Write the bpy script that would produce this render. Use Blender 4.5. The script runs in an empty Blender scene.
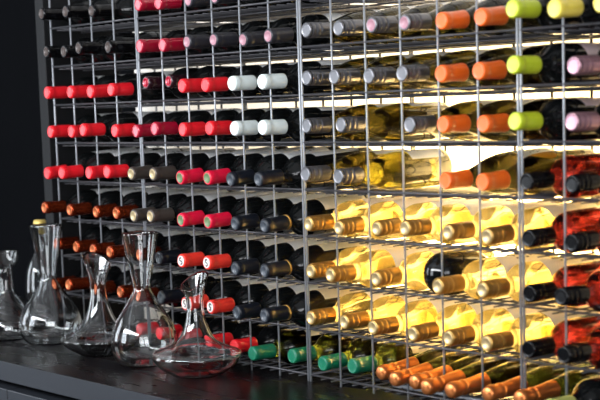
import bpy, bmesh, math, random
from mathutils import Vector, Matrix

random.seed(7)
C = bpy.context.scene.collection
PI = math.pi

# ---------------------------------------------------------------- metric layout of the place
COL = 0.100            # pitch of the rack's uprights (m)
PITCH = 0.0965         # height of one rack level (m)
WT = 0.900             # top of the worktop
Z8 = 0.915             # lowest shelf of the rack
def shelf_z(k): return Z8 + (8 - k) * PITCH
RACK_D = 0.31          # depth of the rack
BACK_Y = 0.332          # pale panel behind the rack
RACK_TOP = shelf_z(0) + 0.24

# ---------------------------------------------------------------- materials
def lin(c):
    c = c / 255.0
    return c / 12.92 if c <= 0.04045 else ((c + 0.055) / 1.055) ** 2.4
def rgb(r, g, b): return (lin(r), lin(g), lin(b), 1.0)

def newmat(name):
    m = bpy.data.materials.new(name); m.use_nodes = True
    nt = m.node_tree
    b = nt.nodes.get('Principled BSDF')
    return m, nt, b
def setp(b, **k):
    for n, v in k.items():
        b.inputs[n.replace('_', ' ')].default_value = v
def noise_mix(nt, b, col, col2, scale, detail=3.0, coord='Object'):
    tc = nt.nodes.new('ShaderNodeTexCoord'); nz = nt.nodes.new('ShaderNodeTexNoise')
    nz.inputs['Scale'].default_value = scale; nz.inputs['Detail'].default_value = detail
    nt.links.new(tc.outputs[coord], nz.inputs['Vector'])
    mx = nt.nodes.new('ShaderNodeMix'); mx.data_type = 'RGBA'
    mx.inputs[6].default_value = col; mx.inputs[7].default_value = col2
    nt.links.new(nz.outputs['Fac'], mx.inputs[0])
    nt.links.new(mx.outputs[2], b.inputs['Base Color'])
    return nz
def foil(name, col, rough=0.32, metal=0.0, spec=0.5, col2=None, coat=0.0):
    m, nt, b = newmat(name)
    c2 = col2 or tuple([x * 0.82 for x in col[:3]] + [1.0])
    noise_mix(nt, b, col, c2, 60.0)
    setp(b, Roughness=rough, Metallic=metal, Specular_IOR_Level=spec, Coat_Weight=coat, Coat_Roughness=0.12)
    return m
def glass(name, col, ior=1.36, rough=0.0, glow=0.0, glowcol=None):
    m, nt, b = newmat(name)
    setp(b, Base_Color=col, Roughness=rough, IOR=ior, Transmission_Weight=1.0)
    if glow:
        tr = nt.nodes.new('ShaderNodeBsdfTranslucent'); tr.inputs['Color'].default_value = glowcol
        mx = nt.nodes.new('ShaderNodeMixShader'); mx.inputs[0].default_value = glow
        out = nt.nodes.get('Material Output')
        nt.links.new(b.outputs[0], mx.inputs[1]); nt.links.new(tr.outputs[0], mx.inputs[2])
        nt.links.new(mx.outputs[0], out.inputs['Surface'])
    return m
def darkglass(name, col):
    m, nt, b = newmat(name)
    noise_mix(nt, b, col, tuple([x * 0.6 for x in col[:3]] + [1.0]), 8.0)
    setp(b, Roughness=0.08, Specular_IOR_Level=0.36, IOR=1.5)
    return m
def paper(name, col, ink, trans=0.3):
    """paper label: a few soft lines of print, laid out along the label"""
    m, nt, b = newmat(name)
    tc = nt.nodes.new('ShaderNodeTexCoord')
    mp = nt.nodes.new('ShaderNodeMapping'); mp.inputs['Scale'].default_value = (1.0, 1.0, 1.0)
    br = nt.nodes.new('ShaderNodeTexBrick')
    br.inputs['Scale'].default_value = 1.0
    br.inputs['Brick Width'].default_value = 0.12; br.inputs['Row Height'].default_value = 0.11
    br.inputs['Mortar Size'].default_value = 0.028; br.offset_frequency = 2
    br.inputs['Color1'].default_value = (0, 0, 0, 1); br.inputs['Color2'].default_value = (0.0, 0.0, 0.0, 1)
    br.inputs['Mortar'].default_value = (1, 1, 1, 1)
    nt.links.new(tc.outputs['UV'], mp.inputs['Vector']); nt.links.new(mp.outputs[0], br.inputs['Vector'])
    sx = nt.nodes.new('ShaderNodeSeparateXYZ'); nt.links.new(tc.outputs['UV'], sx.inputs[0])
    def band(sock, lo, hi):
        a = nt.nodes.new('ShaderNodeMath'); a.operation = 'GREATER_THAN'; a.inputs[1].default_value = lo
        c = nt.nodes.new('ShaderNodeMath'); c.operation = 'LESS_THAN'; c.inputs[1].default_value = hi
        nt.links.new(sock, a.inputs[0]); nt.links.new(sock, c.inputs[0])
        d = nt.nodes.new('ShaderNodeMath'); d.operation = 'MULTIPLY'
        nt.links.new(a.outputs[0], d.inputs[0]); nt.links.new(c.outputs[0], d.inputs[1]); return d
    bu = band(sx.outputs['X'], 0.40, 0.62); bv = band(sx.outputs['Y'], 0.28, 0.62)
    mm = nt.nodes.new('ShaderNodeMath'); mm.operation = 'MULTIPLY'
    nt.links.new(bu.outputs[0], mm.inputs[0]); nt.links.new(bv.outputs[0], mm.inputs[1])
    inv = nt.nodes.new('ShaderNodeInvert'); nt.links.new(br.outputs['Color'], inv.inputs['Color'])
    m2 = nt.nodes.new('ShaderNodeMath'); m2.operation = 'MULTIPLY'
    nt.links.new(mm.outputs[0], m2.inputs[0]); nt.links.new(inv.outputs[0], m2.inputs[1])
    mx = nt.nodes.new('ShaderNodeMix'); mx.data_type = 'RGBA'
    mx.inputs[6].default_value = col; mx.inputs[7].default_value = ink
    nt.links.new(m2.outputs[0], mx.inputs[0]); nt.links.new(mx.outputs[2], b.inputs['Base Color'])
    setp(b, Roughness=0.35, Specular_IOR_Level=0.7, Coat_Weight=0.6, Coat_Roughness=0.25)
    tr = nt.nodes.new('ShaderNodeBsdfTranslucent'); nt.links.new(mx.outputs[2], tr.inputs['Color'])
    ms = nt.nodes.new('ShaderNodeMixShader'); ms.inputs[0].default_value = trans
    out = nt.nodes.get('Material Output')
    nt.links.new(b.outputs[0], ms.inputs[1]); nt.links.new(tr.outputs[0], ms.inputs[2])
    nt.links.new(ms.outputs[0], out.inputs['Surface'])
    return m

M = {}
M['dark'] = darkglass('dark_green_glass', (0.0035, 0.0040, 0.0042, 1))
M['olive'] = glass('olive_glass_white_wine', (0.016, 0.0135, 0.0022, 1), 1.46)
M['paleolive'] = glass('pale_olive_glass_white_wine', (0.085, 0.072, 0.007, 1), 1.46)
M['green'] = glass('deep_green_glass', (0.014, 0.020, 0.003, 1), 1.40)
M['bottlegreen'] = glass('dark_olive_glass', (0.008, 0.0068, 0.002, 1), 1.46)
M['amber'] = glass('clear_glass_golden_wine', (1.0, 0.84, 0.38, 1), 1.36, 0.0, 0.10, (1.0, 0.80, 0.32, 1))
M['rose'] = glass('clear_glass_red_wine', (0.055, 0.0045, 0.004, 1), 1.44)
M['clear'] = glass('clear_crystal', (0.97, 0.985, 0.99, 1), 1.47)
M['red'] = foil('bright_red_foil', rgb(224, 26, 38), 0.30, coat=0.1)
M['orangered'] = foil('orange_red_foil', rgb(222, 52, 40), 0.32, coat=0.1)
M['hot'] = foil('pink_red_foil', rgb(214, 18, 56), 0.30, coat=0.1)
M['crimson'] = foil('crimson_foil', rgb(170, 14, 46), 0.22, 0.2, coat=0.5)
M['maroon'] = foil('dark_maroon_foil', rgb(40, 12, 22), 0.25, coat=0.4)
M['black'] = foil('black_foil', rgb(6, 6, 8), 0.18, spec=0.25)
M['blackgrey'] = foil('charcoal_foil', rgb(38, 38, 45), 0.35)
M['navy'] = foil('dark_navy_foil', rgb(18, 22, 30), 0.30, spec=0.4)
M['white'] = foil('pale_mint_white_foil', rgb(222, 232, 230), 0.35, coat=0.2)
M['silver'] = foil('brushed_silver_foil', rgb(124, 124, 128), 0.33, 0.85)
M['pinksilver'] = foil('pinkish_silver_foil', rgb(170, 130, 142), 0.30, 0.7)
M['orange'] = foil('orange_foil', rgb(240, 104, 28), 0.36, coat=0.2)
M['lime'] = foil('lime_foil', rgb(190, 206, 42), 0.36, coat=0.2)
M['dulllime'] = foil('dull_lime_foil', rgb(148, 158, 88), 0.4)
M['yellow'] = foil('soft_yellow_foil', rgb(236, 214, 84), 0.36, coat=0.2)
M['gold'] = foil('satin_gold_foil', rgb(184, 144, 78), 0.31, 0.85)
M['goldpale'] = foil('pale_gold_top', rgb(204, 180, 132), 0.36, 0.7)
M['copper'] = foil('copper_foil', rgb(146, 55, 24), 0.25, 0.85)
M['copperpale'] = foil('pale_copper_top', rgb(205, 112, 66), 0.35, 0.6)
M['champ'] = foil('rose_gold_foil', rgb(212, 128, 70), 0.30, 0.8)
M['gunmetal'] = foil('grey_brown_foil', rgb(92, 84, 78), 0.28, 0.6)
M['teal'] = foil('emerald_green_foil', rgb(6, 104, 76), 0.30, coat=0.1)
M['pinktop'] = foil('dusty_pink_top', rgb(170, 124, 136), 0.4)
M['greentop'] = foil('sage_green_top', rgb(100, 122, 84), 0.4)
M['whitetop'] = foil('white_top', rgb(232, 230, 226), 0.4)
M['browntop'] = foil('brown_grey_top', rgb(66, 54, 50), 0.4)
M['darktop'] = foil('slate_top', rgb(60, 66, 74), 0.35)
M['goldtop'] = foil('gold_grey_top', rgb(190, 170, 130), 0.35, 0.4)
M['ink'] = foil('black_ink', rgb(20, 18, 20), 0.5)
M['paper'] = paper('white_paper', rgb(246, 247, 248), rgb(60, 60, 70))
M['thinpaper'] = paper('thin_pale_paper', rgb(246, 242, 240), rgb(60, 50, 80), 0.35)
M['cream'] = paper('cream_paper', rgb(236, 226, 200), rgb(80, 50, 40))
M['pinkpaper'] = paper('blush_paper', rgb(240, 214, 220), rgb(120, 60, 70))
M['orangepaper'] = paper('amber_paper', rgb(240, 160, 40), rgb(200, 110, 20))
M['cork'] = foil('golden_cork', rgb(206, 178, 96), 0.4, 0.3)

def wire_material(c1, c2):
    m, nt, b = newmat('grey_painted_steel_wire')
    noise_mix(nt, b, rgb(*c1), rgb(*c2), 40.0)
    setp(b, Roughness=0.42, Metallic=0.35)
    return m
M['wire'] = wire_material((146, 150, 156), (126, 130, 136)); M['shelfwire'] = wire_material((70, 70, 74), (54, 54, 58))
m, nt, b = newmat('charcoal_steel'); noise_mix(nt, b, rgb(18, 19, 22), rgb(13, 14, 16), 12.0); setp(b, Roughness=0.6, Specular_IOR_Level=0.2); M['panel'] = m
def worktop_material():
    m, nt, b = newmat('dark_lacquered_board')
    tc = nt.nodes.new('ShaderNodeTexCoord'); mp = nt.nodes.new('ShaderNodeMapping'); mp.inputs['Scale'].default_value = (2.0, 8.0, 8.0)
    nz = nt.nodes.new('ShaderNodeTexNoise'); nz.inputs['Scale'].default_value = 2.0; nz.inputs['Detail'].default_value = 5.0
    nt.links.new(tc.outputs['Object'], mp.inputs[0]); nt.links.new(mp.outputs[0], nz.inputs['Vector'])
    mx = nt.nodes.new('ShaderNodeMix'); mx.data_type = 'RGBA'
    mx.inputs[6].default_value = rgb(8, 7, 8); mx.inputs[7].default_value = rgb(13, 11, 13)
    nt.links.new(nz.outputs['Fac'], mx.inputs[0]); nt.links.new(mx.outputs[2], b.inputs['Base Color'])
    mr = nt.nodes.new('ShaderNodeMapRange'); mr.inputs[3].default_value = 0.20; mr.inputs[4].default_value = 0.34
    nt.links.new(nz.outputs['Fac'], mr.inputs[0]); nt.links.new(mr.outputs[0], b.inputs['Roughness'])
    setp(b, Specular_IOR_Level=0.2)
    return m
M['worktop'] = worktop_material()
m, nt, b = newmat('slate_grey_lacquer'); noise_mix(nt, b, rgb(36, 40, 47), rgb(29, 32, 38), 6.0); setp(b, Roughness=0.45); M['cabinet'] = m
m, nt, b = newmat('matt_black_paint'); noise_mix(nt, b, rgb(9, 10, 13), rgb(6, 7, 9), 3.0); setp(b, Roughness=0.8, Specular_IOR_Level=0.03); M['blackwall'] = m
m, nt, b = newmat('dark_floor'); noise_mix(nt, b, rgb(60, 56, 54), rgb(46, 42, 40), 5.0); setp(b, Roughness=0.4); M['floor'] = m
m, nt, b = newmat('off_white_paint'); noise_mix(nt, b, rgb(196, 196, 198), rgb(186, 187, 190), 3.0); setp(b, Roughness=0.7); M['offwhite'] = m
def frosted():
    m, nt, b = newmat('frosted_white_panel')
    noise_mix(nt, b, rgb(238, 238, 238), rgb(226, 228, 230), 9.0); setp(b, Roughness=0.5)
    tr = nt.nodes.new('ShaderNodeBsdfTranslucent'); tr.inputs['Color'].default_value = (0.95, 0.93, 0.88, 1)
    ms = nt.nodes.new('ShaderNodeMixShader'); ms.inputs[0].default_value = 0.4
    out = nt.nodes.get('Material Output')
    nt.links.new(b.outputs[0], ms.inputs[1]); nt.links.new(tr.outputs[0], ms.inputs[2]); nt.links.new(ms.outputs[0], out.inputs['Surface'])
    return m
M['frosted'] = frosted()

# ---------------------------------------------------------------- mesh helpers
def link(name, me, mat, parent=None, loc=None):
    o = bpy.data.objects.new(name, me); C.objects.link(o)
    if mat is not None and not me.materials: me.materials.append(mat)
    if parent: o.parent = parent
    if loc is not None: o.location = loc
    return o
def finish(bm, name, smooth=True):
    bmesh.ops.recalc_face_normals(bm, faces=bm.faces)
    me = bpy.data.meshes.new(name); bm.to_mesh(me); bm.free()
    if smooth:
        for p in me.polygons: p.use_smooth = True
    return me
def tag(o, label, cat, group=None):
    o['label'] = label; o['category'] = cat
    if group: o['group'] = group
def struct(o): o['kind'] = 'structure'; return o

def add_lathe(bm, prof, n=36, z_of=None, cx=0.0, cy=0.0, zo=0.0):
    """prof: (radius, z) pairs; r == 0 closes with a single vertex"""
    rings = []
    for r, z in prof:
        if r < 1e-6:
            rings.append([bm.verts.new((cx, cy, z + zo))])
        else:
            rg = []
            for i in range(n):
                a = 2 * PI * i / n
                x, y = r * math.cos(a), r * math.sin(a)
                zz = z_of(x, y, z) if z_of else z
                rg.append(bm.verts.new((cx + x, cy + y, zz + zo)))
            rings.append(rg)
    for A, B in zip(rings[:-1], rings[1:]):
        if len(A) == 1 and len(B) == 1: continue
        for i in range(n):
            j = (i + 1) % n
            if len(A) == 1: bm.faces.new((A[0], B[i], B[j]))
            elif len(B) == 1: bm.faces.new((A[i], A[j], B[0]))
            else: bm.faces.new((A[i], A[j], B[j], B[i]))
def add_rod(bm, p, q, r, n=8):
    p, q = Vector(p), Vector(q); d = (q - p).normalized()
    s = d.orthogonal().normalized(); t = d.cross(s)
    A, B = [], []
    for i in range(n):
        a = 2 * PI * i / n; o = s * (r * math.cos(a)) + t * (r * math.sin(a))
        A.append(bm.verts.new(p + o)); B.append(bm.verts.new(q + o))
    for i in range(n):
        j = (i + 1) % n; bm.faces.new((A[i], A[j], B[j], B[i]))
    bm.faces.new(A[::-1]); bm.faces.new(B)
def add_box(bm, x0, x1, y0, y1, z0, z1):
    v = [bm.verts.new(c) for c in ((x0,y0,z0),(x1,y0,z0),(x1,y1,z0),(x0,y1,z0),(x0,y0,z1),(x1,y0,z1),(x1,y1,z1),(x0,y1,z1))]
    for f in ((0,3,2,1),(4,5,6,7),(0,1,5,4),(1,2,6,5),(2,3,7,6),(3,0,4,7)): bm.faces.new([v[i] for i in f])
def box_mesh(name, x0, x1, y0, y1, z0, z1, bevel=0.0):
    bm = bmesh.new(); add_box(bm, x0, x1, y0, y1, z0, z1)
    if bevel: bmesh.ops.bevel(bm, geom=bm.edges[:], offset=bevel, segments=2, affect='EDGES', profile=0.5)
    return finish(bm, name, False)
def smooth_prof(pts, sub=4):
    """Catmull-Rom through (r, z) points"""
    out = []
    n = len(pts)
    for i in range(n - 1):
        p0, p1, p2, p3 = pts[max(i-1,0)], pts[i], pts[i+1], pts[min(i+2,n-1)]
        for k in range(sub):
            t = k / sub
            f = lambda a, b, c, d: 0.5 * (2*b + (c-a)*t + (2*a-5*b+4*c-d)*t*t + (-a+3*b-3*c+d)*t**3)
            out.append((max(f(p0[0],p1[0],p2[0],p3[0]), 0.0), f(p0[1],p1[1],p2[1],p3[1])))
    out.append(pts[-1]); return out

# ---------------------------------------------------------------- the setting
struct(link('floor', box_mesh('floor', -4.0, 8.0, -6.0, 0.75, -0.05, 0.0), M['floor']))
struct(link('wall_left', box_mesh('wall_left', -4.0, -0.131, 0.36, 0.45, 0.0, 2.75), M['blackwall']))
bm = bmesh.new(); bm.faces.new([bm.verts.new(c) for c in ((-0.130, BACK_Y, WT), (2.6, BACK_Y, WT), (2.6, BACK_Y, 2.75), (-0.130, BACK_Y, 2.75))])
me = bpy.data.meshes.new('wall_back'); bm.to_mesh(me); bm.free()
struct(link('wall_back', me, M['frosted']))
struct(link('wall_rear', box_mesh('wall_rear', -4.0, 8.0, 0.70, 0.75, 0.0, 2.75), M['blackwall']))
struct(link('ceiling', box_mesh('ceiling', -4.0, 8.0, -6.0, 0.75, 2.75, 2.80), M['offwhite']))
struct(link('trim_1', box_mesh('trim_1', -0.0727, -0.0315, 0.0, 0.225, WT + 0.0005, 2.75, 0.002), M['panel']))

# worktop and the cabinet below it
wt = link('worktop', box_mesh('worktop', -1.6, 2.45, -0.3135, 0.330, WT - 0.045, WT, 0.0015), M['worktop'])
tag(wt, 'long dark worktop carrying the glass decanters and the wire wine rack', 'worktop')
link('front_edge', box_mesh('front_edge', -1.6, 2.45, -0.3150, -0.3136, WT - 0.0455, WT - 0.0006), M['cabinet'], wt)
cab = bpy.data.objects.new('low_cabinet', None); C.objects.link(cab); cab.location = (0.25, 0.0, 0.0)
tag(cab, 'slate grey low cabinet under the dark worktop at lower left', 'cabinet')
link('carcass', box_mesh('carcass', -1.84, 1.84, -0.262, 0.30, 0.0, WT - 0.0455), M['blackwall'], cab)
for i in range(4):
    x0 = -1.84 + i * 0.92
    link('door', box_mesh('door', x0 + 0.002, x0 + 0.918, -0.309, -0.2625, 0.06, WT - 0.068, 0.002), M['cabinet'], cab)

# ---------------------------------------------------------------- wire racks
def make_rack(i0, i1, label):
    x0, x1 = i0 * COL + 0.0038, i1 * COL - 0.0038
    root = bpy.data.objects.new('wire_wine_rack', None); C.objects.link(root)
    root.location = (x0, 0.0, WT); tag(root, label, 'wine rack', 'wire wine rack bays side by side')
    w = x1 - x0; top = RACK_TOP - WT
    def rod(name, p, q, r, mat='wire'):
        bm = bmesh.new(); add_rod(bm, p, q, r); link(name, finish(bm, name), M[mat], root)
    for x in (0.0, w):
        for y in (0.0, RACK_D):
            rod('corner_post', (x, y, 0.0005), (x, y, top), 0.0025)
    for i in range(i0 + 1, i1):
        x = i * COL - x0
        rod('upright_wire', (x, 0.0, 0.0005), (x, 0.0, top), 0.0021)
        rod('back_wire', (x, RACK_D, 0.0005), (x, RACK_D, top), 0.0028, 'shelfwire')
    for k in range(-2, 9):
        z = shelf_z(k) - WT
        bm = bmesh.new()
        add_rod(bm, (0, 0.0, z), (w, 0.0, z), 0.0024)
        for y in (0.09, 0.19): add_rod(bm, (0, y, z - 0.0098), (w, y, z - 0.0098), 0.0018)
        add_rod(bm, (0, RACK_D - 0.006, z - 0.0065), (w, RACK_D - 0.006, z - 0.0065), 0.0028)
        n = int(round(w / 0.0333))
        for j in range(1, n):
            x = w * j / n
            add_rod(bm, (x, 0.0, z - 0.0068), (x, RACK_D - 0.006, z - 0.0068), 0.0014, 6)
        for x in (0.0, w): add_rod(bm, (x, 0.0, z), (x, RACK_D, z), 0.0026)
        link('shelf', finish(bm, 'shelf'), M['shelfwire'], root)
    return root
def support_rail(root, xa, xb, y, z):
    bm = bmesh.new(); add_rod(bm, (xa, y, z), (xb, y, z), 0.004); link('support_rail', finish(bm, 'support_rail'), M['wire'], root)
make_rack(0, 4, 'narrow leftmost bay of grey wire rack beside the black wall')
make_rack(4, 10, 'grey wire rack bay second from left, holding white-capped and pink-red-capped bottles')
bay = make_rack(10, 16, 'grey wire rack bay in the middle, holding silver, orange and gold-capped bottles')
for y, z in ((0.05, 0.0), (0.17, 0.004)): support_rail(bay, 0.20, 0.58, y, Z8 - WT - 0.0045 + z)
make_rack(16, 22, 'grey wire rack bay at the right edge, holding lime-capped and red wine bottles')

# ---------------------------------------------------------------- bottles
BORD = [(0, .010), (.018, .008), (.028, .001), (.033, 0.0), (.0366, .003), (.0380, .010), (.0380, .100), (.0380, .183), (.0373, .192), (.0346, .203),
        (.0295, .212), (.0230, .220), (.0175, .228), (.0150, .238), (.0140, .255), (.0137, .285), (.0150, .288), (.0150, .296), (.0138, .299), (0, .300)]
BURG = [(0, .030), (.018, .027), (.029, .019), (.034, .018), (.0380, .021), (.0395, .030), (.0395, .090), (.0393, .140), (.0378, .158), (.0345, .176),
        (.0295, .194), (.0240, .210), (.0190, .225), (.0162, .238), (.0148, .255), (.0140, .285), (.0152, .288), (.0152, .296), (.0140, .299), (0, .300)]
SLIM = [(0, .012), (.012, .009), (.019, .001), (.022, 0.0), (.0244, .003), (.0252, .010), (.0252, .120), (.0249, .145), (.0238, .160), (.0218, .176),
        (.0192, .194), (.0168, .214), (.0145, .240), (.0132, .258), (.0128, .285), (.0140, .288), (.0140, .296), (.0130, .299), (0, .300)]
STUB = [(0, .0)] + [(.0425 * math.sin(a * PI / 24), .0425 * (1 - math.cos(a * PI / 24))) for a in range(1, 13)] + [(.0425, .090), (.0400, .112), (.0350, .130), (.0270, .146), (.0200, .160), (.0160, .172), (.0148, .190), (.0148, .206), (.0150, .214), (0, .215)]
PROF = {'stub': STUB, 'bord': BORD, 'burg': BURG, 'slim': SLIM}
def bottle_mesh(kind):
    bm = bmesh.new(); add_lathe(bm, PROF[kind], 36); return finish(bm, kind + '_bottle')
def cap_mesh(style, r=0.0162, ln=0.057, prof='bord'):
    L = 0.300
    a = L - ln
    base = {'bord': .0147, 'burg': .0160, 'slim': .0160}[prof]
    rb = max(base + .0006, .0152)
    if style == 'foil':
        p = [(rb - .0010, a), (rb, a + .001), (rb + .0002, a + .003), (r - .0005, a + ln * .45), (r - .0005, L - .024), (r - .0005, L - .0130), (r, L - .0122), (r, L - .0110), (r, L - .0060), (r - .0002, L - .0030),
             (r - .0009, L - .0012), (r - .0020, L + .0002), (r - .0032, L + .0006), (r - .0040, L + .0003), (r - .0046, L + .0001), (r - .007, L + .0001), (0, L + .0001)]
    elif style == 'screw':
        p = [(rb - .0005, a), (r - .0002, a + .0006), (r, a + .0016), (r, a + .006), (r, L - .034), (r, L - .0305), (r - .0012, L - .0296), (r - .0012, L - .0276), (r, L - .0266), (r, L - .0245), (r, L - .0175), (r - .0011, L - .0165),
             (r - .0011, L - .0148), (r, L - .0138), (r, L - .0125), (r, L - .0065), (r - .0009, L - .0054), (r - .0009, L - .0042), (r - .0002, L - .0032), (r - .0009, L - .0012), (r - .0022, L + .0004), (r - .0035, L + .0008), (r - .0042, L + .0003), (r - .0050, L + .0001), (r - .007, L + .0001), (0, L + .0001)]
    else:   # long pressed foil over a wired cork
        p = [(.0176, L - .088), (.0170, L - .078), (.0155, L - .062), (.0143, L - .048), (.0137, L - .038), (.0136, L - .034), (.0149, L - .032), (.0149, L - .029), (.0137, L - .027), (.0132, L - .022), (.0150, L - .016), (.0153, L - .006), (.0140, L + .0015), (.0110, L + .0045), (0, L + .0055)]
    bm = bmesh.new()
    add_lathe(bm, p, 28)
    return finish(bm, 'capsule_' + style)
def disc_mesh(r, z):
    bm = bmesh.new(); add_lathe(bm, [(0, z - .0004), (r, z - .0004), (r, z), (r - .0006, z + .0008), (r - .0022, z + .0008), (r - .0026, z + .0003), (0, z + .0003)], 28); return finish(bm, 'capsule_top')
def ring_mesh(r, z0, z1):
    bm = bmesh.new(); add_lathe(bm, [(r - .001, z0), (r + .0004, z0), (r + .0004, z1), (r - .001, z1), (r - .001, z0)], 28); return finish(bm, 'capsule_band')
def label_mesh(R, z0, z1, half, oval=False):
    """curved paper patch, centred on local -Y, with UVs for its print"""
    bm = bmesh.new(); uv = bm.loops.layers.uv.new('UVMap')
    nu, nv = 20, 10; t = .0005; rows = []
    Rf = R if callable(R) else (lambda z: R)
    for v in range(nv + 1):
        fv = v / nv; z = z0 + (z1 - z0) * fv
        h = half * (math.sqrt(max(1 - (2 * fv - 1) ** 2, 0.02)) if oval else 1.0)
        rows.append([bm.verts.new(((Rf(z) + t) * math.sin(h * (2 * u / nu - 1)), -(Rf(z) + t) * math.cos(h * (2 * u / nu - 1)), z)) for u in range(nu + 1)])
    for v in range(nv):
        for u in range(nu):
            f = bm.faces.new((rows[v][u], rows[v][u+1], rows[v+1][u+1], rows[v+1][u]))
            for l, (a, b2) in zip(f.loops, ((u, v), (u+1, v), (u+1, v+1), (u, v+1))): l[uv].uv = (a / nu, b2 / nv)
    return finish(bm, 'label')
def prof_r(kind, z):
    P = PROF[kind]
    for (r0, z0), (r1, z1) in zip(P[3:-1], P[4:]):
        if z0 <= z <= z1 and z1 > z0: return r0 + (r1 - r0) * (z - z0) / (z1 - z0)
    return P[6][0]
def emblem_mesh(z):
    """a curled S mark raised on the end of the capsule"""
    pts = []
    for i in range(25):
        t = i / 24
        a = (0.15 + 1.35 * t * 2) * PI if t <= .5 else None
        if t <= .5:
            ang = PI * (0.15 + 1.35 * (t * 2)); pts.append((.0036 * math.cos(ang), .0036 + .0036 * math.sin(ang)))
        else:
            ang = PI * (0.5 - 1.35 * ((t - .5) * 2)); pts.append((.0036 * math.cos(ang), -.0036 + .0036 * math.sin(ang)))
    bm = bmesh.new(); w = .0014; top, bot = [], []
    for i, (x, y) in enumerate(pts):
        x0, y0 = pts[max(i-1, 0)]; x1, y1 = pts[min(i+1, len(pts)-1)]
        d = Vector((x1 - x0, y1 - y0, 0)); d = d.normalized() if d.length > 1e-9 else Vector((1, 0, 0)); n = Vector((-d.y, d.x, 0)) * w
        top.append(bm.verts.new((x + n.x, y + n.y, z))); bot.append(bm.verts.new((x - n.x, y - n.y, z)))
    for i in range(len(pts) - 1): bm.faces.new((top[i], top[i+1], bot[i+1], bot[i]))
    ex = bmesh.ops.extrude_face_region(bm, geom=bm.faces[:])
    bmesh.ops.translate(bm, vec=(0, 0, .0005), verts=[e for e in ex['geom'] if isinstance(e, bmesh.types.BMVert)])
    return finish(bm, 'emblem', False)

# type: profile, glass, capsule style, capsule material, top material, label material, label z-range, words for glass, words for capsule
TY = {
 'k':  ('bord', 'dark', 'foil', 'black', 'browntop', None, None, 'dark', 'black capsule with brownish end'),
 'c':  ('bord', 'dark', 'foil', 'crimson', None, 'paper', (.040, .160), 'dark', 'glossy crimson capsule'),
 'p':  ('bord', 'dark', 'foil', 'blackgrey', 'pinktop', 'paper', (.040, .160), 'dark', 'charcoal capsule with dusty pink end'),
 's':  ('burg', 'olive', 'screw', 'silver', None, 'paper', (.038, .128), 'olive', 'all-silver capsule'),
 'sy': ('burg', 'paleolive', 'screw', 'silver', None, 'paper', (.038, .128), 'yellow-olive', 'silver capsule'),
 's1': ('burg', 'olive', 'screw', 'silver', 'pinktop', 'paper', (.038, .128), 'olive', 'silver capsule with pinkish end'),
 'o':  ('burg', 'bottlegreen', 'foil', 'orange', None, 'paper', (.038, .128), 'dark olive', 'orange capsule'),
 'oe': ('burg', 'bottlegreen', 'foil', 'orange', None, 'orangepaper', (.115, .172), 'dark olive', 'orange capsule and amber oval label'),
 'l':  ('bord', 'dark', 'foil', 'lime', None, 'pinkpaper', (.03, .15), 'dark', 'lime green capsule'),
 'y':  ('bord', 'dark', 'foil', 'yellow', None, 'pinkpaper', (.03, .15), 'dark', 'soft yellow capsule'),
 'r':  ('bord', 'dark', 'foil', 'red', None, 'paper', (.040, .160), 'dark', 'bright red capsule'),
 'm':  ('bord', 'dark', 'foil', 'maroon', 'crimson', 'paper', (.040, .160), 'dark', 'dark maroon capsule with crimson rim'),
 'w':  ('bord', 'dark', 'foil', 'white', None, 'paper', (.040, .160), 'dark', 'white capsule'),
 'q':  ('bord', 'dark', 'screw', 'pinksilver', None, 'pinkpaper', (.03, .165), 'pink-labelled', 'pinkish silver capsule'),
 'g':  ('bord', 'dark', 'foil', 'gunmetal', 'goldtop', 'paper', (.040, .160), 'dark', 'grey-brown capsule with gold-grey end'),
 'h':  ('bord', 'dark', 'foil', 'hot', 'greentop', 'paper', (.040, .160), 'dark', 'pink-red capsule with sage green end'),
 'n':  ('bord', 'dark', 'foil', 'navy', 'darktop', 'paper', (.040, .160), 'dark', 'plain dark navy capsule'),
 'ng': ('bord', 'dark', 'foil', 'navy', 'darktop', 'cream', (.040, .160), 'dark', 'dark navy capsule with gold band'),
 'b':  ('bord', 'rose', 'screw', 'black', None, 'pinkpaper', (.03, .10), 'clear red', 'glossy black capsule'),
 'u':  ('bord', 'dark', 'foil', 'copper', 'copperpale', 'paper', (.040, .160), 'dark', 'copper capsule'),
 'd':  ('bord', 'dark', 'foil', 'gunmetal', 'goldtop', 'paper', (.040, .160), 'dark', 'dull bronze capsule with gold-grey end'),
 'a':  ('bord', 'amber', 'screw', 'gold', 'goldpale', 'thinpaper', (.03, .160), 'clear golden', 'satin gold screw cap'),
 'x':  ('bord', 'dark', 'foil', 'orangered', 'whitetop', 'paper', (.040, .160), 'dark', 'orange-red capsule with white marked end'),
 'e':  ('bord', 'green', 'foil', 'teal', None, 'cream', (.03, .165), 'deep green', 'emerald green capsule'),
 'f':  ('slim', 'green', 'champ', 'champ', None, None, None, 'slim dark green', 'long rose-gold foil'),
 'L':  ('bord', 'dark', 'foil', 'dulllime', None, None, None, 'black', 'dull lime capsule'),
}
_mc = {}
def cached(key, fn):
    if key not in _mc: _mc[key] = fn()
    return _mc[key]
def variant(key, me, mat):
    """mesh data shared by all bottles of a kind, one copy per material"""
    k = ('v', key, mat)
    if k not in _mc:
        c = me.copy(); c.materials.clear(); c.materials.append(M[mat]); _mc[k] = c
    return _mc[k]

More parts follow.
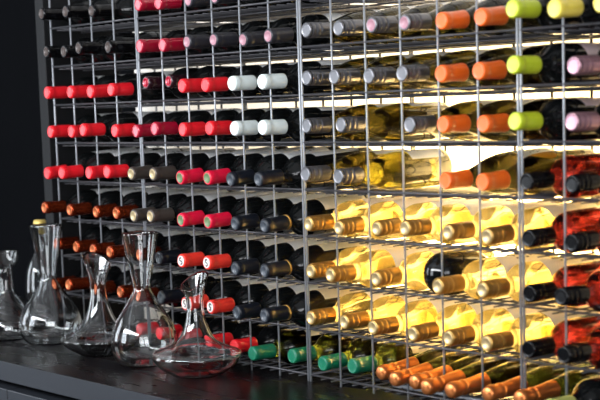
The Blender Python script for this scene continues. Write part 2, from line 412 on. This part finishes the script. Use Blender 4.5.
def make_bottle(t):
    kind, gl, style, cm, top, lm, lz, _, _ = TY[t]
    name = 'sparkling_wine_bottle' if t == 'f' else 'wine_bottle'
    body = link(name, variant(kind, cached(kind, lambda: bottle_mesh(kind)), gl), None)
    cap = link('capsule', variant(('cap', style, kind), cached(('cap', style, kind), lambda: cap_mesh(style, .0166 if t in 'ly' else .0158, prof=kind)), cm), None, body)
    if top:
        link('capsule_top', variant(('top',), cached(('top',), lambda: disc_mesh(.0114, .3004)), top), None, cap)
    if t == 'x':
        link('emblem', variant(('emb',), cached(('emb',), lambda: emblem_mesh(.3008)), 'ink'), None, cap)
    if t == 'ng':
        link('capsule_band', variant(('band',), cached(('band',), lambda: ring_mesh(.0157, .2385, .2425)), 'gold'), None, cap)
    if lm:
        oval = t == 'oe'
        def mk():
            if oval: return label_mesh(lambda z: prof_r(kind, z), lz[0], lz[1], 0.75, True)
            return label_mesh(PROF[kind][6][0], lz[0], lz[1], 1.15 if lm == 'thinpaper' else 0.85)
        lb = link('label', variant(('lab', kind, lz, lm), cached(('lab', kind, lz, lm), mk), lm), None, body)
    return body
protos = {}
def copy_tree(o, parent=None):
    c = o.copy(); C.objects.link(c); c.parent = parent
    for ch in o.children[:]: copy_tree(ch, c)
    return c
def get_bottle(t):
    if t not in protos:
        protos[t] = make_bottle(t); return protos[t]
    return copy_tree(protos[t])

# every bottle: column of the rack (in cells from the left end), how far its tip stands before (-) the front wires, height of the tip over its shelf, type
TABLE = [
 ('A',[(0,-0.051,0.033,'k'), (1,-0.041,0.032,'k'), (2,-0.028,0.027,'k'), (4,-0.027,0.028,'c'), (5,-0.039,0.024,'c'), (6,-0.026,0.023,'p'), (7,-0.028,0.022,'p'), (8,-0.030,0.022,'p'), (9,-0.036,0.022,'p')]),
 ('B',[(0,-0.044,0.036,'k'), (1,-0.052,0.032,'k'), (2,-0.069,0.036,'k'), (3,-0.050,0.033,'k'), (4,-0.028,0.030,'c'), (5,-0.033,0.027,'c'), (6,-0.034,0.029,'p'), (7,-0.035,0.028,'p'), (8,-0.030,0.023,'p'), (9,-0.041,0.025,'p'), (10,-0.024,0.031,'s'), (11,-0.026,0.029,'s'), (12,-0.028,0.029,'s1'), (13,-0.037,0.027,'s1'), (14,-0.040,0.024,'o'), (15,-0.044,0.024,'o'), (16,-0.070,0.031,'l'), (17,-0.078,0.024,'y'), (18,-0.084,0.026,'y')]),
 ('C',[(0,-0.047,0.031,'r'), (1,-0.041,0.030,'r'), (2,-0.044,0.028,'r'), (3,-0.049,0.030,'r'), (4,-0.014,0.043,'m'), (5,-0.018,0.043,'m'), (6,-0.052,0.030,'r'), (7,-0.061,0.029,'r'), (8,-0.064,0.029,'w'), (9,-0.063,0.029,'w'), (10,-0.027,0.033,'s'), (11,-0.040,0.032,'s'), (12,-0.038,0.030,'s'), (13,-0.046,0.031,'s'), (14,-0.043,0.027,'o'), (15,-0.049,0.028,'o'), (16,-0.069,0.035,'l'), (17,-0.034,0.029,'q')]),
 ('D',[(0,-0.043,0.030,'r'), (1,-0.042,0.030,'r'), (2,-0.069,0.034,'r'), (3,-0.042,0.030,'r'), (4,-0.049,0.029,'c'), (5,-0.064,0.034,'c'), (6,-0.056,0.031,'r'), (7,-0.056,0.033,'r'), (8,-0.062,0.032,'w'), (9,-0.066,0.033,'w'), (10,-0.030,0.034,'s'), (11,-0.027,0.035,'s'), (13,-0.030,0.033,'s'), (14,-0.041,0.033,'o'), (15,-0.040,0.033,'o'), (16,-0.069,0.037,'l'), (17,-0.041,0.034,'q')]),
 ('E',[(0,-0.059,0.023,'r'), (1,-0.075,0.026,'r'), (2,-0.059,0.027,'r'), (3,-0.070,0.031,'r'), (4,-0.066,0.028,'g'), (5,-0.073,0.029,'g'), (6,-0.068,0.022,'h'), (7,-0.066,0.023,'h'), (8,-0.078,0.022,'n'), (9,-0.079,0.024,'n'), (10,-0.038,0.034,'s'), (11,-0.037,0.031,'sy'), (14,-0.038,0.028,'o'), (15,-0.047,0.028,'oe'), (16,-0.042,0.030,'b'), (17,-0.041,0.028,'b')]),
 ('F',[(0,-0.071,0.034,'u'), (1,-0.057,0.030,'u'), (2,-0.044,0.028,'u'), (3,-0.049,0.029,'u'), (4,-0.065,0.027,'d'), (5,-0.084,0.031,'d'), (6,-0.069,0.025,'h'), (7,-0.068,0.025,'h'), (8,-0.070,0.025,'n'), (9,-0.069,0.024,'ng'), (10,-0.032,0.030,'a'), (11,-0.038,0.027,'a'), (12,-0.028,0.029,'a'), (13,-0.046,0.035,'a'), (14,-0.033,0.031,'a'), (15,-0.035,0.028,'a'), (16,-0.039,0.029,'b'), (17,-0.043,0.027,'b')]),
 ('G',[(0,-0.037,0.036,'u'), (1,-0.044,0.034,'u'), (2,-0.057,0.033,'u'), (3,-0.071,0.034,'u'), (4,-0.055,0.032,'u'), (5,-0.065,0.031,'n'), (6,-0.073,0.031,'x'), (7,-0.074,0.033,'x'), (8,-0.073,0.026,'n'), (9,-0.073,0.028,'ng'), (10,-0.030,0.030,'a'), (11,-0.063,0.032,'a'), (12,-0.033,0.029,'a'), (14,-0.060,0.031,'a'), (15,-0.050,0.031,'a'), (16,-0.037,0.030,'b'), (17,-0.069,0.036,'b')]),
 ('H',[(0,-0.051,0.031,'u'), (1,-0.071,0.038,'u'), (2,-0.060,0.034,'u'), (3,-0.048,0.033,'u'), (4,-0.065,0.033,'u'), (5,-0.064,0.037,'n'), (6,-0.067,0.031,'x'), (7,-0.069,0.032,'x'), (8,-0.072,0.028,'n'), (9,-0.076,0.031,'ng'), (10,-0.034,0.031,'a'), (11,-0.029,0.031,'a'), (12,-0.044,0.031,'a'), (13,-0.032,0.027,'a'), (14,-0.038,0.030,'a'), (15,-0.042,0.031,'a'), (16,-0.042,0.030,'b'), (17,-0.066,0.034,'b')]),
 ('I',[(3,0.000,0.034,'r'), (4,-0.004,0.034,'r'), (5,-0.010,0.034,'r'), (6,-0.004,0.034,'r'), (7,-0.010,0.034,'r'), (8,-0.036,0.032,'e'), (9,-0.006,0.034,'e'), (10,-0.007,0.029,'e'), (11,-0.012,0.036,'e'), (12,-0.023,0.036,'f'), (12.69,-0.052,0.036,'f'), (13.2,-0.048,0.036,'f'), (13.75,-0.070,0.036,'f'), (14.3,-0.062,0.036,'f'), (15.05,-0.042,0.036,'f'), (15.74,-0.034,0.036,'f'), (16.8,-0.080,0.040,'L')]),
]
ROWN = {'A': 'top row', 'B': 'second row down', 'C': 'third row down', 'D': 'fourth row down', 'E': 'fifth row down', 'F': 'sixth row down',
        'G': 'seventh row down', 'H': 'eighth row down', 'I': 'bottom row'}
ORD = ['first', 'second', 'third', 'fourth', 'fifth', 'sixth', 'seventh', 'eighth', 'ninth', 'tenth']
def lay(o, tip, kind, z_shelf, yaw=0.0, lift=None, roll=0.0):
    """lay a bottle down: neck tip at `tip`, shoulder and base on the shelf wires, label up"""
    R = PROF[kind][6][0]; rest = z_shelf - 0.0052 + R
    run = {'bord': .135, 'burg': .170, 'slim': .150}[kind]      # from tip to the start of the full-width body
    if tip.z > rest: run = 0.297                                # nose up: the heel of the bottle rests on the wires
    tilt = math.asin(max(min((rest - tip.z) / run, .3), -.1))
    if lift is not None: tilt = lift
    d = Vector((math.sin(yaw) * math.cos(tilt), -math.cos(yaw) * math.cos(tilt), -math.sin(tilt)))   # base -> tip
    up = Vector((0, 0, 1)); up = (up - d * up.dot(d)).normalized()
    yl = -up                                                    # local -Y (label) looks up
    xl = yl.cross(d)
    m = Matrix((xl, yl, d)).transposed() @ Matrix.Rotation(roll, 3, 'Z')
    o.matrix_world = Matrix.Translation(tip - d * 0.300) @ m.to_4x4()

for ri, (row, items) in enumerate(TABLE):
    zs = shelf_z(ri)
    tot = {}
    for it in items: tot[it[3]] = tot.get(it[3], 0) + 1
    seen = {}
    for (c, y, dz, t) in items:
        o = get_bottle(t); kind = TY[t][0]
        seen[t] = seen.get(t, 0) + 1
        x = (c + 0.5) * COL + random.uniform(-.0015, .0015)
        tip = Vector((x, y, zs + dz))
        if t == 'f': lay(o, tip, kind, zs, yaw=0.02, lift=math.radians(2.0), roll=random.uniform(-.4, .4))
        else: lay(o, tip, kind, zs, yaw=random.uniform(-.012, .012), roll=random.uniform(-.35, .35))
        noun = 'sparkling wine bottle' if t == 'f' else 'wine bottle'
        place = 'in ' + ROWN[row]
        if tot[t] > 1: place = '%s such from left, %s' % (ORD[seen[t] - 1], ROWN[row])
        tag(o, '%s %s, %s, %s' % (TY[t][7], noun, TY[t][8], place), 'wine bottle', 'wine bottles lying in the %s of the rack' % ROWN[row].replace(' down', ''))

# the one bottle lying the other way round, its base to the front, among the golden ones
o = link('wine_bottle', variant('stub', cached('stub', lambda: bottle_mesh('stub')), 'dark'), None)
bm = bmesh.new(); add_lathe(bm, [(.0160, .160), (.0175, .172), (.0160, .176), (.0158, .212), (.0150, .2155), (0, .216)], 28)
link('capsule', finish(bm, 'capsule_short'), M['black'], o)
o.matrix_world = Matrix.Translation((1.357, 0.008, shelf_z(6) - .0052 + .0427)) @ Matrix.Rotation(-PI / 2, 4, 'X')
tag(o, 'short black bottle lying round base outwards among the golden bottles in seventh row down', 'wine bottle', 'wine bottles lying in the seventh row of the rack')

# ---------------------------------------------------------------- decanters
def shell(outer, t, z_of=None, n=56):
    """closed glass wall: outer profile up to the rim, inner profile back down"""
    prof = [(0, outer[0][1])] + outer
    inner = []
    for i, (r, z) in enumerate(outer):
        r0, z0 = outer[max(i-1, 0)]; r1, z1 = outer[min(i+1, len(outer)-1)]
        dr, dz = r1 - r0, z1 - z0; L = math.hypot(dr, dz) or 1
        inner.append((max(r - t * dz / L, .0008), z + t * dr / L))
    inner = [p for p in inner if p[1] > outer[0][1] + t * .8]
    inner[-1] = (outer[-1][0] - t, outer[-1][1])
    prof += [(outer[-1][0] - t * .5, outer[-1][1] + t * .5)] + inner[::-1] + [(0, inner[0][1])]
    bm = bmesh.new(); add_lathe(bm, prof, n, z_of)
    return finish(bm, 'decanter')
def slant(zmid, zrim, k, ang):
    ca, sa = math.cos(ang), math.sin(ang)
    def f(x, y, z):
        if z <= zmid: return z
        w = ((z - zmid) / (zrim - zmid)) ** 2
        return z + k * (x * ca + y * sa) * w
    return f
def decanter(x, y, pts, t, label, z_of=None, sub=5, base_r=None):
    o = link('decanter', shell(smooth_prof(pts, sub), t, z_of), M['clear'], None, (x, y, WT + .0006))
    tag(o, label, 'decanter', 'glass decanters standing on the worktop')
    return o
RIGHT = math.radians(40)   # the way that reads as sideways from the room
decanter(-0.053, -0.135, [(.044, 0), (.058, .006), (.063, .022), (.062, .040), (.052, .066), (.036, .095), (.021, .120), (.0165, .145), (.0160, .175), (.0165, .186), (.027, .194), (.032, .208), (.036, .226)],
         .0022, 'small-mouthed clear decanter cut by the left edge of the photo')
decanter(0.092, -0.094, [(.042, 0), (.060, .004), (.074, .022), (.0785, .048), (.074, .074), (.057, .105), (.038, .132), (.0255, .152), (.0205, .166), (.0222, .180), (.0268, .210), (.0318, .240), (.0368, .268), (.0420, .297)],
         .0030, 'tall clear decanter with flared conical neck, in front of the cork-stoppered carafe')
decanter(0.349, -0.107, [(.042, 0), (.056, .006), (.082, .022), (.0945, .037), (.088, .046), (.060, .058), (.042, .078), (.030, .103), (.022, .132), (.0190, .160), (.021, .185), (.027, .205), (.033, .222)],
         .0030, 'low clear decanter with slanted lip between the two tall conical ones', slant(.15, .222, .62, math.radians(180)))
decanter(0.553, -0.116, [(.042, 0), (.058, .004), (.071, .024), (.0750, .052), (.071, .080), (.057, .110), (.039, .138), (.0260, .160), (.0200, .174), (.0218, .188), (.0265, .215), (.0315, .243), (.0362, .270), (.0415, .300)],
         .0030, 'tall clear decanter with conical neck, right beside the flat disc-shaped one')
decanter(0.766, -0.121, [(.042, 0), (.054, .004), (.080, .020), (.0960, .038), (.0985, .047), (.092, .055), (.070, .063), (.046, .075), (.032, .094), (.023, .118), (.0185, .145), (.019, .165), (.024, .186), (.0315, .206)],
         .0030, 'flat disc-shaped clear decanter with slanted lip, nearest to the green-capped bottles', slant(.14, .206, .58, math.radians(95)))
# stoppered carafe behind the second decanter
cf = link('carafe', shell(smooth_prof([(.034, 0), (.044, .006), (.048, .03), (.048, .10), (.044, .150), (.034, .180), (.022, .200), (.0165, .218), (.0155, .245), (.0165, .268)], 5), .0022), M['clear'], None, (-0.160, 0.031, WT + .0006))
tag(cf, 'slender clear carafe with golden stopper behind the tall conical decanter', 'carafe')
bm = bmesh.new(); add_lathe(bm, [(0, .255), (.0128, .255), (.0132, .270), (.0165, .2705), (.0175, .276), (.0172, .287), (.0150, .292), (0, .293)], 28)
link('stopper', finish(bm, 'stopper'), M['cork'], cf)

# ---------------------------------------------------------------- light
def area(name, loc, target, sx, sy, power, col):
    l = bpy.data.lights.new(name, 'AREA'); l.shape = 'RECTANGLE'; l.size = sx; l.size_y = sy; l.energy = power; l.color = col
    o = bpy.data.objects.new(name, l); C.objects.link(o); o.location = loc
    o.rotation_euler = (Vector(target) - Vector(loc)).to_track_quat('-Z', 'Y').to_euler(); return o
area('window_light', (5.45, -2.45, 1.75), (0.9, 0.1, 1.25), 1.4, 1.9, 68, (0.95, 0.97, 1.0))
area('window_light', (4.60, -3.85, 1.75), (0.9, 0.1, 1.25), 1.4, 1.9, 68, (0.95, 0.97, 1.0))
area('side_window_light', (-0.6, -3.3, 1.7), (0.3, 0.0, 1.1), 1.2, 1.8, 60, (0.86, 0.93, 1.0))
area('decanter_streak_light', (-2.4, -1.9, 1.6), (0.2, -0.1, 1.1), 1.0, 1.7, 30, (0.86, 0.93, 1.0))  # added unseen lamp, no window here: puts bright streaks on the decanters' left sides
area('label_fill_light', (0.8, -2.5, 2.2), (0.7, 0.0, 1.25), 3.0, 0.4, 115, (0.95, 0.97, 1.0))  # added fill lamp with no fixture, brightens the upturned bottle labels
area('back_glow', (1.22, 0.56, 1.10), (1.22, 0.0, 1.10), 0.54, 0.28, 135, (1.0, 0.68, 0.25))
area('back_wash', (0.70, 0.66, 1.66), (0.70, 0.0, 1.66), 1.6, 0.5, 11, (1.0, 0.98, 0.95))
w = bpy.data.worlds.new('World'); bpy.context.scene.world = w; w.use_nodes = True
w.node_tree.nodes['Background'].inputs[0].default_value = (0.75, 0.82, 0.95, 1); w.node_tree.nodes['Background'].inputs[1].default_value = 0.05

# ---------------------------------------------------------------- camera
cam = bpy.data.cameras.new('camera'); co = bpy.data.objects.new('camera', cam); C.objects.link(co)
fw = Vector((-0.77204099, 0.62367685, -0.12239235)); rt = Vector((0.63106547, 0.77511149, -0.03096041)); up = Vector((-0.07555843, 0.10114029, 0.99199877))
co.matrix_world = Matrix.Translation((3.4069, -1.9637, 1.4688)) @ Matrix((rt, up, -fw)).transposed().to_4x4()
cam.sensor_width = 36.0; cam.sensor_fit = 'HORIZONTAL'; cam.lens = 1507.96 / 600.0 * 36.0; cam.shift_y = 93.57 / 600.0
cam.clip_start = 0.05
cam.dof.use_dof = True; cam.dof.focus_distance = 3.25; cam.dof.aperture_fstop = 5.0
bpy.context.scene.camera = co

sc = bpy.context.scene
sc.view_settings.view_transform = 'Standard'
sc.view_settings.look = 'None'
sc.view_settings.exposure = 0.0
